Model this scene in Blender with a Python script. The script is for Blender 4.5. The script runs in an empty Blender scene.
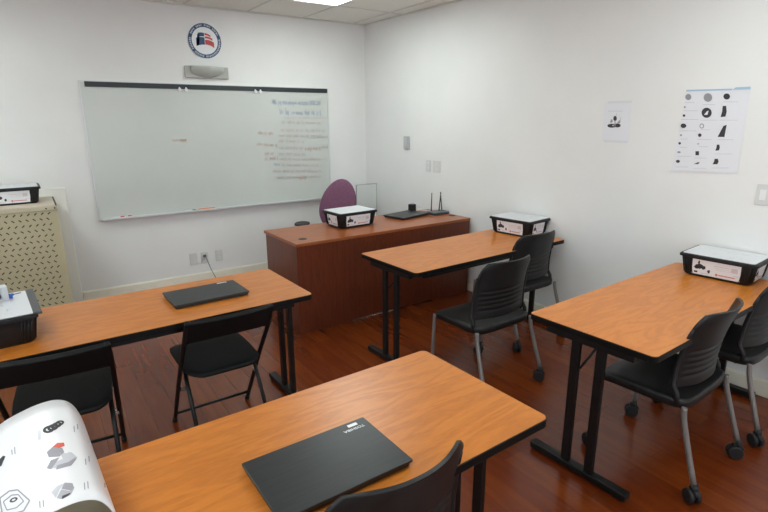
import bpy, bmesh, math, random
from math import pi, sin, cos, radians as R
from mathutils import Vector, Matrix
random.seed(7)
col = bpy.context.scene.collection

# ------------------------------------------------------------------ materials
def mat(name, color, rough=.5, metal=0., spec=.5, coat=0., coat_rough=.1, emit=None, emit_s=0., alpha=None):
    m = bpy.data.materials.new(name); m.use_nodes = True
    b = m.node_tree.nodes['Principled BSDF']
    b.inputs['Base Color'].default_value = (*color, 1)
    b.inputs['Roughness'].default_value = rough
    b.inputs['Metallic'].default_value = metal
    b.inputs['Specular IOR Level'].default_value = spec
    b.inputs['Coat Weight'].default_value = coat
    b.inputs['Coat Roughness'].default_value = coat_rough
    if emit:
        b.inputs['Emission Color'].default_value = (*emit, 1)
        b.inputs['Emission Strength'].default_value = emit_s
    return m

def noisy(m, c0, c1, scale=(1, 1, 1), nscale=8., detail=4., bump=0., lo=.3, hi=.7, coord='Object', distort=0., bscale=None, bdist=.002):
    nt = m.node_tree; n = nt.nodes; l = nt.links; b = n['Principled BSDF']
    tc = n.new('ShaderNodeTexCoord'); mp = n.new('ShaderNodeMapping')
    mp.inputs['Scale'].default_value = scale
    l.new(tc.outputs[coord], mp.inputs[0])
    no = n.new('ShaderNodeTexNoise'); no.inputs['Scale'].default_value = nscale; no.inputs['Detail'].default_value = detail
    no.inputs['Distortion'].default_value = distort
    l.new(mp.outputs[0], no.inputs['Vector'])
    cr = n.new('ShaderNodeValToRGB')
    cr.color_ramp.elements[0].position = lo; cr.color_ramp.elements[1].position = hi
    cr.color_ramp.elements[0].color = (*c0, 1); cr.color_ramp.elements[1].color = (*c1, 1)
    l.new(no.outputs['Fac'], cr.inputs[0]); l.new(cr.outputs[0], b.inputs['Base Color'])
    if bump:
        n2 = no
        if bscale:
            n2 = n.new('ShaderNodeTexNoise'); n2.inputs['Scale'].default_value = bscale; n2.inputs['Detail'].default_value = 3
            l.new(tc.outputs[coord], n2.inputs['Vector'])
        bp = n.new('ShaderNodeBump'); bp.inputs['Strength'].default_value = bump; bp.inputs['Distance'].default_value = bdist
        l.new(n2.outputs['Fac'], bp.inputs['Height']); l.new(bp.outputs[0], b.inputs['Normal'])
    return m

M = {}
M['wall'] = noisy(mat('painted_wall', (.8, .8, .8), .62, spec=.3), (.757, .752, .742), (.787, .781, .770), nscale=2.5, bump=.12, bscale=220, bdist=.001)
M['cream'] = mat('cream_paint', (.82, .78, .66), .45)
M['board_trim'] = mat('pale_trim', (.82, .81, .76), .5)
M['black_edge'] = mat('black_edge', (.003, .003, .003), .5, spec=.2)
M['black_metal'] = noisy(mat('black_metal', (.007, .007, .008), .42, spec=.35), (.003, .003, .003), (.006, .006, .006), nscale=30)
M['black_plastic'] = noisy(mat('black_plastic', (.011, .011, .012), .5, spec=.35), (.008, .008, .009), (.014, .014, .015), nscale=40, bump=.1, bscale=400, bdist=.0006)
M['chair_plastic'] = noisy(mat('chair_plastic', (.012, .012, .012), .45, spec=.35), (.0095, .0095, .0095), (.014, .014, .014), nscale=25, bump=.15, bscale=500, bdist=.0005)
M['vinyl'] = noisy(mat('black_vinyl', (.010, .010, .011), .6, spec=.2), (.0045, .0045, .005), (.007, .007, .0075), nscale=20, bump=.2, bscale=300, bdist=.0008)
M['leg_metal'] = mat('grey_leg_paint', (.20, .185, .175), .38, metal=.35)
M['chrome'] = mat('chrome', (.6, .6, .6), .25, metal=1)
M['alu'] = mat('aluminium', (.66, .67, .67), .4, metal=.3)
M['white_plastic'] = mat('white_plastic', (.77, .77, .78), .4)
M['plate_white'] = mat('plate_white', (.64, .64, .63), .4)
M['outlet_grey'] = mat('board_frame_grey', (.35, .35, .35), .5)  # even mid grey, used on the small board's frame
M['grey_plastic'] = mat('grey_plastic', (.45, .46, .45), .45)
M['paper'] = mat('white_paper', (.74, .74, .78), .55)
M['paper_gloss'] = mat('glossy_paper', (.76, .75, .77), .28, spec=.5)
M['paper_back_shaded'] = mat('paper_back_shaded', (.50, .46, .34), .6)  # shade and warm bounce inside the roll put into this beige
M['ink'] = mat('dark_ink', (.035, .033, .04), .6)
M['ink_grey'] = mat('grey_ink', (.30, .29, .32), .6)
M['ink_light'] = mat('light_grey_ink', (.52, .51, .55), .6)
M['ink_blue'] = mat('blue_ink', (.16, .30, .45), .6)
M['ink_red'] = mat('red_ink', (.60, .10, .07), .6)
M['marker_red'] = mat('faint_red_marker', (.62, .50, .46), .5)
M['marker_pink'] = mat('faint_pink_marker', (.60, .55, .52), .5)
M['marker_blue'] = mat('faint_blue_marker', (.46, .52, .61), .5)
M['marker_orange'] = mat('faint_orange_marker', (.68, .54, .46), .5)
M['pen_red'] = mat('red_pen', (.55, .06, .05), .4)
M['pen_green'] = mat('green_pen', (.10, .35, .12), .4)
M['pen_orange'] = mat('orange_pen', (.75, .25, .08), .4)
M['navy'] = mat('navy_paint', (.020, .055, .14), .5)
M['sign_red'] = mat('sign_red', (.50, .045, .045), .5)
M['sign_white'] = mat('sign_white', (.76, .78, .80), .5)
M['purple'] = noisy(mat('purple_fabric', (.12, .03, .09), .85, spec=.2), (.150, .062, .108), (.185, .082, .136), nscale=60, bump=.2, bscale=500, bdist=.001)
M['beige_metal'] = noisy(mat('beige_metal', (.5, .45, .31), .45), (.44, .395, .255), (.49, .44, .29), nscale=3)
M['beige_top'] = mat('pinkish_beige_top', (.60, .52, .42), .5)
M['slot'] = mat('dark_slot', (.05, .043, .03), .8)
M['laptop_lid'] = noisy(mat('laptop_lid', (.018, .02, .022), .38, spec=.5), (.012, .0135, .015), (.022, .025, .027), scale=(1, 22, 1), nscale=9, bump=.05)
M['laptop_side'] = mat('laptop_side', (.008, .008, .009), .4)
M['silver_logo'] = mat('silver_logo', (.75, .76, .78), .35)
M['router'] = mat('router_shell', (.05, .065, .08), .3)
M['cable'] = mat('dark_grey_cable', (.10, .10, .10), .5)
M['cable_white'] = mat('white_cable', (.7, .7, .7), .5)
M['blue_plastic'] = mat('blue_plastic', (.03, .10, .45), .4)
M['light_grey'] = mat('light_grey_plastic', (.50, .52, .55), .4)
M['sconce'] = mat('sconce_plaster', (.44, .45, .41), .6)
M['diffuser'] = mat('light_diffuser', (.9, .9, .9), .5, emit=(.89, 1., .97), emit_s=9.0)
M['whiteboard'] = noisy(mat('whiteboard_surface', (.48, .52, .5), .33, spec=.5), (.56, .585, .555), (.60, .625, .595), nscale=1.6)
M['grey_board'] = mat('small_board_surface', (.66, .68, .66), .4)

def wood_top(name, axis_scale, c0, c1, c2, rough, coat=.0, dens=1.):
    m = mat(name, c1, rough, coat=coat, coat_rough=.15)
    nt = m.node_tree; n = nt.nodes; l = nt.links; b = n['Principled BSDF']
    tc = n.new('ShaderNodeTexCoord'); mp = n.new('ShaderNodeMapping'); mp.inputs['Scale'].default_value = axis_scale
    l.new(tc.outputs['Object'], mp.inputs[0])
    a = n.new('ShaderNodeTexNoise'); a.inputs['Scale'].default_value = 2.2*dens; a.inputs['Detail'].default_value = 2.5; a.inputs['Distortion'].default_value = .6
    l.new(mp.outputs[0], a.inputs['Vector'])
    mu = n.new('ShaderNodeMath'); mu.operation = 'MULTIPLY'; mu.inputs[1].default_value = 34
    l.new(a.outputs['Fac'], mu.inputs[0])
    si = n.new('ShaderNodeMath'); si.operation = 'SINE'; l.new(mu.outputs[0], si.inputs[0])
    mr = n.new('ShaderNodeMapRange'); mr.inputs['From Min'].default_value = -1; mr.inputs['From Max'].default_value = 1
    l.new(si.outputs[0], mr.inputs['Value'])
    f = n.new('ShaderNodeTexNoise'); f.inputs['Scale'].default_value = 30*dens; f.inputs['Detail'].default_value = 5
    l.new(mp.outputs[0], f.inputs['Vector'])
    mx = n.new('ShaderNodeMath'); mx.operation = 'MULTIPLY_ADD'; mx.inputs[1].default_value = .35
    l.new(mr.outputs[0], mx.inputs[0])
    m2 = n.new('ShaderNodeMath'); m2.operation = 'MULTIPLY'; m2.inputs[1].default_value = .65
    l.new(f.outputs['Fac'], m2.inputs[0]); l.new(m2.outputs[0], mx.inputs[2])
    cr = n.new('ShaderNodeValToRGB'); e = cr.color_ramp.elements
    e[0].position = .2; e[0].color = (*c0, 1); e[1].position = .8; e[1].color = (*c2, 1)
    k = e.new(.5); k.color = (*c1, 1)
    l.new(mx.outputs[0], cr.inputs[0]); l.new(cr.outputs[0], b.inputs['Base Color'])
    return m
M['laminate'] = wood_top('cherry_laminate', (1, 5, 5), (.45, .138, .018), (.535, .172, .024), (.59, .200, .031), .33)
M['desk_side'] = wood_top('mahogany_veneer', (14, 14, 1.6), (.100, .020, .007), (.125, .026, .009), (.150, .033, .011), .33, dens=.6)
M['desk_top'] = wood_top('mahogany_top', (1.2, 9, 9), (.25, .068, .019), (.30, .086, .025), (.35, .105, .031), .30, dens=.7)

def floor_mat():
    m = mat('reddish_wood_floor', (.2, .05, .02), .2, spec=.4, coat=.12, coat_rough=.15)
    nt = m.node_tree; n = nt.nodes; l = nt.links; b = n['Principled BSDF']
    tc = n.new('ShaderNodeTexCoord'); mp = n.new('ShaderNodeMapping'); mp.inputs['Rotation'].default_value = (0, 0, pi/2)
    l.new(tc.outputs['Object'], mp.inputs[0])
    br = n.new('ShaderNodeTexBrick'); br.inputs['Scale'].default_value = 1.0
    br.inputs['Brick Width'].default_value = 1.1; br.inputs['Row Height'].default_value = .125
    br.inputs['Mortar Size'].default_value = .0012; br.inputs['Mortar Smooth'].default_value = .3; br.offset = .37
    br.inputs['Color1'].default_value = (0, 0, 0, 1); br.inputs['Color2'].default_value = (1, 1, 1, 1); br.inputs['Mortar'].default_value = (0, 0, 0, 1)
    l.new(mp.outputs[0], br.inputs['Vector'])
    m3 = n.new('ShaderNodeMapping'); m3.inputs['Scale'].default_value = (11, 1.1, 1)
    l.new(tc.outputs['Object'], m3.inputs[0])
    no = n.new('ShaderNodeTexNoise'); no.inputs['Scale'].default_value = 2.4; no.inputs['Detail'].default_value = 6; no.inputs['Distortion'].default_value = .5
    l.new(m3.outputs[0], no.inputs['Vector'])
    ad = n.new('ShaderNodeMath'); ad.operation = 'MULTIPLY_ADD'; ad.inputs[1].default_value = .30
    l.new(br.outputs['Color'], ad.inputs[0])
    mm = n.new('ShaderNodeMath'); mm.operation = 'MULTIPLY'; mm.inputs[1].default_value = .72
    l.new(no.outputs['Fac'], mm.inputs[0]); l.new(mm.outputs[0], ad.inputs[2])
    cr = n.new('ShaderNodeValToRGB'); e = cr.color_ramp.elements
    e[0].position = .22; e[0].color = (.098, .0165, .0020, 1); e[1].position = .74; e[1].color = (.185, .038, .0050, 1)
    k = e.new(.46); k.color = (.130, .022, .0034, 1)
    l.new(ad.outputs[0], cr.inputs[0])
    dk = n.new('ShaderNodeMix'); dk.data_type = 'RGBA'; dk.blend_type = 'MIX'
    l.new(br.outputs['Fac'], dk.inputs['Factor']); l.new(cr.outputs[0], dk.inputs['A']); dk.inputs['B'].default_value = (.075, .012, .003, 1)
    l.new(dk.outputs['Result'], b.inputs['Base Color'])
    r2 = n.new('ShaderNodeMapRange'); r2.inputs['To Min'].default_value = .17; r2.inputs['To Max'].default_value = .30
    l.new(no.outputs['Fac'], r2.inputs['Value']); l.new(r2.outputs[0], b.inputs['Roughness'])
    bp = n.new('ShaderNodeBump'); bp.inputs['Strength'].default_value = .05; bp.inputs['Distance'].default_value = .001
    l.new(no.outputs['Fac'], bp.inputs['Height']); l.new(bp.outputs[0], b.inputs['Normal'])
    return m
M['floor'] = floor_mat()

def ceiling_mat():
    m = mat('ceiling_tile', (.62, .61, .55), .8, spec=.2)
    nt = m.node_tree; n = nt.nodes; l = nt.links; b = n['Principled BSDF']
    tc = n.new('ShaderNodeTexCoord')
    no = n.new('ShaderNodeTexNoise'); no.inputs['Scale'].default_value = 90; no.inputs['Detail'].default_value = 4
    l.new(tc.outputs['Object'], no.inputs['Vector'])
    cr = n.new('ShaderNodeValToRGB'); e = cr.color_ramp.elements
    e[0].position = .35; e[0].color = (.74, .73, .68, 1); e[1].position = .5; e[1].color = (.82, .81, .76, 1)
    l.new(no.outputs['Fac'], cr.inputs[0]); l.new(cr.outputs[0], b.inputs['Base Color'])
    return m
M['ceiling'] = ceiling_mat()
M['tile_grid'] = mat('ceiling_grid_metal', (.66, .65, .60), .5)

# ------------------------------------------------------------------ mesh builder
class MB:
    def __init__(s): s.v = []; s.f = []; s.sm = []; s.mi = []
    def add(s, vs, fs, smooth=False, mi=0, T=None):
        o = len(s.v)
        for v in vs:
            v = Vector(v); s.v.append(tuple(T @ v) if T is not None else tuple(v))
        for f in fs:
            s.f.append([i+o for i in f]); s.sm.append(smooth); s.mi.append(mi)
        return s
    def box(s, x0, x1, y0, y1, z0, z1, mi=0, T=None):
        vs = [(x, y, z) for x in (x0, x1) for y in (y0, y1) for z in (z0, z1)]
        return s.add(vs, [(0, 1, 3, 2), (4, 6, 7, 5), (0, 4, 5, 1), (2, 3, 7, 6), (0, 2, 6, 4), (1, 5, 7, 3)], False, mi, T)
    def hexa(s, bot, top, mi=0):   # two quads, same winding (ccw seen from above)
        return s.add(list(bot)+list(top), [(3, 2, 1, 0), (4, 5, 6, 7), (0, 1, 5, 4), (1, 2, 6, 5), (2, 3, 7, 6), (3, 0, 4, 7)], False, mi)
    def prism(s, pts, z0, z1, mi=0, T=None, smooth_side=False):
        n = len(pts)
        a = sum(pts[i][0]*pts[(i+1) % n][1]-pts[(i+1) % n][0]*pts[i][1] for i in range(n))
        if a < 0: pts = pts[::-1]
        vs = [(p[0], p[1], z0) for p in pts]+[(p[0], p[1], z1) for p in pts]
        s.add(vs, [tuple(range(n-1, -1, -1)), tuple(range(n, 2*n))]+[(i, (i+1) % n, n+(i+1) % n, n+i) for i in range(n)], False, mi, T)
        return s
    def loft(s, rings, cap=True, smooth=True, mi=0, T=None):
        n = len(rings[0]); vs = [p for r in rings for p in r]; fs = []
        for k in range(len(rings)-1):
            for i in range(n):
                fs.append((k*n+i, k*n+(i+1) % n, (k+1)*n+(i+1) % n, (k+1)*n+i))
        s.add(vs, fs, smooth, mi, T)
        if cap:
            s.add(rings[0], [tuple(range(n-1, -1, -1))], False, mi, T); s.add(rings[-1], [tuple(range(n))], False, mi, T)
        return s
    def tube(s, pts, r, seg=10, mi=0, flat=1.):
        pts = [Vector(p) for p in pts]; rs = r if isinstance(r, (list, tuple)) else [r]*len(pts)
        rings = []; up = None
        for i, p in enumerate(pts):
            d = (pts[min(i+1, len(pts)-1)]-pts[max(i-1, 0)]).normalized()
            if up is None:
                up = Vector((0, 0, 1)) if abs(d.z) < .9 else Vector((0, 1, 0))
            sd = d.cross(up).normalized(); up = sd.cross(d).normalized()
            rings.append([tuple(p+sd*cos(2*pi*k/seg)*rs[i]+up*sin(2*pi*k/seg)*rs[i]*flat) for k in range(seg)])
        return s.loft(rings, mi=mi)
    def disc(s, c, axis, r, h, seg=20, mi=0, bev=0.):
        ax = Vector(axis).normalized(); c = Vector(c)
        a = ax.orthogonal().normalized(); b = ax.cross(a)
        prof = [(-h/2, r-bev), (-h/2+bev, r), (h/2-bev, r), (h/2, r-bev)] if bev else [(-h/2, r), (h/2, r)]
        return s.loft([[tuple(c+ax*t+(a*cos(2*pi*k/seg)+b*sin(2*pi*k/seg))*q) for k in range(seg)] for t, q in prof], mi=mi)
    def sheet(s, fn, nu, nv, th, mi=0, smooth=True):
        # fn(u,v) -> point ; u, v in 0..1 ; closed slab of thickness th along the normal
        P = [[Vector(fn(i/nu, j/nv)) for i in range(nu+1)] for j in range(nv+1)]
        def nrm(i, j):
            a = P[j][min(i+1, nu)]-P[j][max(i-1, 0)]; b = P[min(j+1, nv)][i]-P[max(j-1, 0)][i]
            return a.cross(b).normalized()
        top = [tuple(P[j][i]+nrm(i, j)*th/2) for j in range(nv+1) for i in range(nu+1)]
        bot = [tuple(P[j][i]-nrm(i, j)*th/2) for j in range(nv+1) for i in range(nu+1)]
        w = nu+1; N = w*(nv+1); fs = []
        for j in range(nv):
            for i in range(nu):
                a = j*w+i; fs.append((a, a+1, a+w+1, a+w)); fs.append((N+a, N+a+w, N+a+w+1, N+a+1))
        s.add(top+bot, fs, smooth, mi)
        eg = []
        for i in range(nu): eg += [(i+1, i, N+i, N+i+1), (nv*w+i, nv*w+i+1, N+nv*w+i+1, N+nv*w+i)]
        for j in range(nv): eg += [(j*w, (j+1)*w, N+(j+1)*w, N+j*w), ((j+1)*w+nu, j*w+nu, N+j*w+nu, N+(j+1)*w+nu)]
        s.add(top+bot, eg, False, mi)
        return s
    def build(s, name, mats, parent=None, bevel=0., seg=2):
        me = bpy.data.meshes.new(name); me.from_pydata(s.v, [], s.f)
        if not isinstance(mats, (list, tuple)): mats = [mats]
        for m in mats: me.materials.append(M[m] if isinstance(m, str) else m)
        me.polygons.foreach_set('use_smooth', s.sm); me.polygons.foreach_set('material_index', s.mi)
        bm = bmesh.new(); bm.from_mesh(me); bmesh.ops.remove_doubles(bm, verts=bm.verts, dist=1e-6)
        bm.to_mesh(me); bm.free(); me.update()
        o = bpy.data.objects.new(name, me); col.objects.link(o)
        if parent: o.parent = parent
        if bevel:
            b = o.modifiers.new('bevel', 'BEVEL'); b.width = bevel; b.segments = seg; b.limit_method = 'ANGLE'; b.angle_limit = R(40)
        return o

def rrect(x0, x1, y0, y1, r, seg=6):
    pts = []
    for cx, cy, a0 in ((x1-r, y1-r, 0), (x0+r, y1-r, 90), (x0+r, y0+r, 180), (x1-r, y0+r, 270)):
        for k in range(seg+1):
            a = R(a0+90*k/seg); pts.append((cx+r*cos(a), cy+r*sin(a)))
    return pts
def smooth_path(pts, n=6):
    P = [Vector(p) for p in pts]; out = []
    for i in range(len(P)-1):
        a, b, c, d = P[max(i-1, 0)], P[i], P[i+1], P[min(i+2, len(P)-1)]
        for k in range(n):
            t = k/n
            out.append(.5*((2*b)+(c-a)*t+(2*a-5*b+4*c-d)*t*t+(3*b-a-3*c+d)*t**3))
    out.append(P[-1]); return out
def empty(name, loc, rz=0.):
    o = bpy.data.objects.new(name, None); col.objects.link(o); o.location = loc; o.rotation_euler = (0, 0, rz); o.empty_display_size = .1
    return o
def tag(o, label, cat, group=None):
    o['label'] = label; o['category'] = cat
    if group: o['group'] = group
    return o
def struct(o): o['kind'] = 'structure'; return o
def copy_tree(o, parent=None):
    c = o.copy(); col.objects.link(c); c.parent = parent
    for ch in [x for x in list(bpy.data.objects) if x.parent == o]: copy_tree(ch, c)
    return c
def text_mesh(name, body, size, mt, parent, Mx, extrude=.0004):
    cu = bpy.data.curves.new(name, 'FONT'); cu.body = body; cu.size = size; cu.extrude = extrude
    cu.align_x = 'CENTER'; cu.align_y = 'CENTER'
    t = bpy.data.objects.new(name+'_tmp', cu); col.objects.link(t)
    bpy.context.view_layer.update()
    me = bpy.data.meshes.new_from_object(t.evaluated_get(bpy.context.evaluated_depsgraph_get()))
    bpy.data.objects.remove(t)
    me.materials.clear(); me.materials.append(M[mt]); me.name = name
    o = bpy.data.objects.new(name, me); col.objects.link(o); o.parent = parent; o.matrix_local = Mx
    return o

# ------------------------------------------------------------------ camera
CF, CP, CY, CR, CH = 513.731, 14.887, 34.263, -.273, 1.655
p_, y_, r_ = R(CP), R(CY), R(CR)
Fw = Vector((sin(y_)*cos(p_), cos(y_)*cos(p_), -sin(p_))); Rt = Vector((cos(y_), -sin(y_), 0)); Up = Rt.cross(Fw)
R2 = Rt*cos(r_)+Up*sin(r_); U2 = -Rt*sin(r_)+Up*cos(r_)
cam = bpy.data.cameras.new('camera'); cam.sensor_width = 36; cam.lens = 36*CF/768; cam.clip_start = .02
co = bpy.data.objects.new('camera', cam); col.objects.link(co)
mw = Matrix((R2, U2, -Fw)).transposed().to_4x4(); mw.translation = (0, 0, CH); co.matrix_world = mw
bpy.context.scene.camera = co

# ------------------------------------------------------------------ room
XR0, K, YB, HC = 3.400, .027, 5.365, 2.701
XL, YR = -2.3, -2.6
def xr(y): return XR0+K*(YB-y)
yr = math.atan(K)             # right wall leans this much off the y axis
b = MB(); b.prism([(XL-.1, YR-.1), (xr(YR)+.12, YR-.1), (xr(YB)+.12, YB+.1), (XL-.1, YB+.1)], -.1, 0)
struct(b.build('floor', 'floor'))
struct(MB().box(XL-.1, xr(YB)+.1, YB, YB+.1, -.1, HC).build('wall_back', 'wall'))
struct(MB().prism([(xr(YR), YR), (xr(YR)+.1, YR), (xr(YB)+.1, YB), (xr(YB), YB)], -.1, HC).build('wall_right', 'wall'))
WL = (.0, 2.2, .85, 2.15); WR = (-.4, 2.6, .85, 2.25)
b = MB(); b.box(XL-.1, XL, YR, WL[0], -.1, HC); b.box(XL-.1, XL, WL[1], YB, -.1, HC); b.box(XL-.1, XL, WL[0], WL[1], -.1, WL[2]); b.box(XL-.1, XL, WL[0], WL[1], WL[3], HC)
struct(b.build('wall_left', 'wall'))
b = MB(); b.box(XL-.1, WR[0], YR-.1, YR, -.1, HC); b.box(WR[1], xr(YR)+.1, YR-.1, YR, -.1, HC); b.box(WR[0], WR[1], YR-.1, YR, -.1, WR[2]); b.box(WR[0], WR[1], YR-.1, YR, WR[3], HC)
struct(b.build('wall_rear', 'wall'))
def added_window(name, ax, W4, at):  # unseen window, added so sky light fills the lower walls
    a0, a1, z0, z1 = W4; b = MB()
    def bx(p0, p1, q0, q1, d=.03):
        if ax == 'y': b.box(at-d, at+d, p0, p1, q0, q1)
        else: b.box(p0, p1, at-d, at+d, q0, q1)
    bx(a0, a1, z0, z0+.04); bx(a0, a1, z1-.04, z1); bx(a0, a0+.04, z0+.04, z1-.04); bx(a1-.04, a1, z0+.04, z1-.04); m_ = (a0+a1)/2; bx(m_-.02, m_+.02, z0+.04, z1-.04)
    o = struct(b.build(name, 'white_plastic'))
    li = bpy.data.lights.new(name+'_daylight', 'AREA'); li.shape = 'RECTANGLE'; li.size = a1-a0-.1; li.size_y = z1-z0-.1; li.cycles.is_portal = True  # portal guiding sky light through the added opening
    lo = bpy.data.objects.new(name+'_daylight', li); col.objects.link(lo); lo.location = (at, m_, (z0+z1)/2) if ax == 'y' else (m_, at, (z0+z1)/2)
    lo.rotation_euler = (R(90), 0, R(-90)) if ax == 'y' else (R(90), 0, 0)
    return o
added_window('added_window_1', 'y', WL, XL-.05); added_window('added_window_2', 'x', WR, YR-.05)
struct(MB().prism([(XL-.1, YR-.1), (xr(YR)+.12, YR-.1), (xr(YB)+.12, YB+.1), (XL-.1, YB+.1)], HC, HC+.1).build('ceiling', 'ceiling'))
# ceiling grid (T bars) : 2x4 ft tiles running along y
b = MB(); gx0, gy0 = 2.63, 4.63
k = -9
while gx0+k*.61 < xr(YB)-.02:
    x = gx0+k*.61
    if x > XL: b.box(x-.011, x+.011, YR, YB, HC-.006, HC)
    k += 1
k = -5
while gy0+k*1.22 < YB:
    y = gy0+k*1.22; b.box(XL, xr(y), y-.011, y+.011, HC-.0055, HC); k += 1
struct(b.build('trim_1', 'tile_grid'))
b = MB(); b.box(XL, xr(YB), YB-.022, YB, HC-.012, HC); b.prism([(xr(YB)-.022, YB), (xr(YB), YB), (xr(YR), YR), (xr(YR)-.022, YR)], HC-.012, HC)
struct(b.build('trim_2', 'tile_grid'))
# baseboards
def base_prof(z0=0): return None
b = MB(); b.box(.235, xr(YB), YB-.014, YB, 0, .097); b.box(.235, xr(YB), YB-.009, YB, .097, .106)
struct(b.build('baseboard_back', 'cream', bevel=.002))
b = MB()
b.prism([(xr(YB)-.014, YB-.014), (xr(YB), YB), (xr(YR), YR), (xr(YR)-.014, YR)], 0, .097)
b.prism([(xr(YB)-.009, YB-.014), (xr(YB), YB), (xr(YR), YR), (xr(YR)-.009, YR)], .097, .106)
struct(b.build('baseboard_right', 'cream', bevel=.002))
struct(MB().box(-1.1, .232, YB-.018, YB, 0, 1.085).build('trim_3', 'board_trim', bevel=.003))

# ceiling lights
def troffer(x, y, label):
    t = empty('ceiling_light', (x, y, HC)); tag(t, label, 'ceiling light', 'recessed fluorescent ceiling lights')
    f = MB(); w, h = .298, .603
    for a in ((-w, w, -h, -h+.018), (-w, w, h-.018, h), (-w, -w+.018, -h+.018, h-.018), (w-.018, w, -h+.018, h-.018)): f.box(*a, -.010, -.0005)
    f.build('frame', 'white_plastic', t)
    MB().box(-w+.018, w-.018, -h+.018, h-.018, -.006, -.0005).build('diffuser', 'diffuser', t)
    return t
troffer(2.325, 4.02, 'bright recessed fluorescent ceiling light above the whiteboard end, at the top edge')
for x, y in ((-.725, 4.02), (2.325, .97), (-.725, .97), (.8, -1.47)):  # unseen troffers added to supply the room's light
    troffer(x, y, 'added recessed fluorescent ceiling light out of view over the classroom tables')

# ------------------------------------------------------------------ whiteboard
wx0, wx1, wz0, wz1 = .455, 2.893, .762, 1.996
W = empty('whiteboard', (0, YB, 0)); tag(W, 'long wall-mounted whiteboard with faint red and blue handwriting', 'whiteboard')
WS = MB(); WS.box(wx0+.012, wx1-.012, -.016, -.001, wz0+.012, wz1-.012)
WM = ['whiteboard', 'marker_red', 'marker_pink', 'marker_blue', 'marker_orange']
b = MB(); b.box(wx0, wx1, -.022, -.001, wz1-.014, wz1); b.box(wx0, wx1, -.022, -.001, wz0, wz0+.014)
b.box(wx0, wx0+.014, -.022, -.001, wz0+.014, wz1-.014); b.box(wx1-.014, wx1, -.022, -.001, wz0+.014, wz1-.014)
b.build('frame', 'alu', W, bevel=.002)
b = MB(); b.box(wx0+.045, wx1-.012, -.026, -.016, wz1-.052, wz1-.008); b.build('map_rail', mat('map_rail_dark', (.018, .025, .028), .5), W, bevel=.002)
b = MB(); b.box(wx0+.03, wx1-.01, -.062, -.022, wz0+.002, wz0+.010); b.box(wx0+.03, wx1-.01, -.064, -.058, wz0+.002, wz0+.020)
b.build('marker_tray', 'alu', W, bevel=.001)
for x in (1.290, 1.350, 2.040, 2.095):
    b = MB(); b.box(x-.006, x+.006, -.032, -.026, wz1-.055, wz1-.035); b.disc((x, -.034, wz1-.058), (0, 1, 0), .015, .012, 16)
    b.build('map_hook', 'white_plastic', W)
def px(u, v, y=None, x=None, wall=False, z=None):
    d = Fw+R2*((u-384)/CF)-U2*((v-256)/CF)
    if wall: t = (XR0+K*YB)/(d.x+K*d.y)
    elif y is not None: t = y/d.y
    elif z is not None: t = (z-CH)/d.z
    else: t = x/d.x
    return Vector((0, 0, CH))+d*t
def scribble(u0, v0, u1, v1, mt, hgt, den=1., gap=.25, w=.0042, seed=0):
    rg = random.Random(seed); a = px(u0, v0, y=YB); c = px(u1, v1, y=YB)
    b = WS; L = c.x-a.x; x = 0; yy = -.0168
    n = 0
    while x < L:
        wl = rg.uniform(.025, .10)/den
        if x+wl > L: wl = L-x
        k = max(2, int(wl/(.011))); pts = []
        for i in range(k*3+1):
            q = i/(k*3); zz = a.z+(c.z-a.z)*((x+q*wl)/L)
            h = hgt*(.45+.5*rg.random()) * (1 if i % 2 else -1)
            if rg.random() < .12: h *= 1.9
            pts.append((a.x+x+q*wl+rg.uniform(-.002, .002), yy, zz+h))
        for i in range(len(pts)-1):
            p, q = Vector(pts[i]), Vector(pts[i+1]); dd = (q-p); nn = Vector((-dd.z, 0, dd.x)).normalized()*w/2
            b.add([p-nn, q-nn, q+nn, p+nn], [(0, 1, 2, 3)], mi=WM.index(mt))
            n += 1
        x += wl+rg.uniform(.5, 1.5)*gap*.07
rows = [(271, 102, 276, 103, 'marker_blue', .022, 1), (277, 103, 307, 103.5, 'marker_blue', .026, .8), (309, 102.5, 320, 103, 'marker_blue', .03, 1.4),
        (279, 112, 288, 113, 'marker_blue', .03, 1), (291, 113, 302, 113.5, 'marker_blue', .022, 1), (304, 113, 320, 113.5, 'marker_blue', .028, 1.2),
        (283, 118, 328, 118, 'marker_pink', .008, 1), (281, 122.5, 320, 123, 'marker_pink', .018, 1), (280, 130, 324, 131, 'marker_pink', .018, 1),
        (257, 133, 272, 133.5, 'marker_red', .020, 1), (278, 136, 327, 136.5, 'marker_pink', .018, 1),
        (278, 141, 304, 142, 'marker_pink', .018, 1), (256, 144, 276, 145.5, 'marker_red', .018, 1), (279, 148, 302, 148.5, 'marker_pink', .018, 1), (304, 149, 320, 149, 'marker_red', .024, 1.3), (321, 147, 329, 147, 'marker_pink', .018, 1),
        (264, 153.5, 273, 153.5, 'marker_red', .020, 1), (278, 154, 305, 154.5, 'marker_pink', .018, 1), (264, 159, 277, 158.5, 'marker_red', .024, 1.2), (280, 159.5, 320, 159.5, 'marker_pink', .018, 1),
        (273, 164, 279, 164.5, 'marker_blue', .016, 1), (281, 165, 320, 165.5, 'marker_pink', .018, 1), (272, 171, 321, 171, 'marker_pink', .018, 1),
        (276, 178, 320, 176.5, 'marker_pink', .018, 1), (299, 178, 305, 178, 'marker_orange', .035, 2), (172, 140.5, 189, 140.5, 'marker_orange', .018, 1)]
for i, r in enumerate(rows): scribble(*r[:4], r[4], r[5], den=r[6], seed=i)
WS.build('writing_surface', WM, W)
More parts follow.
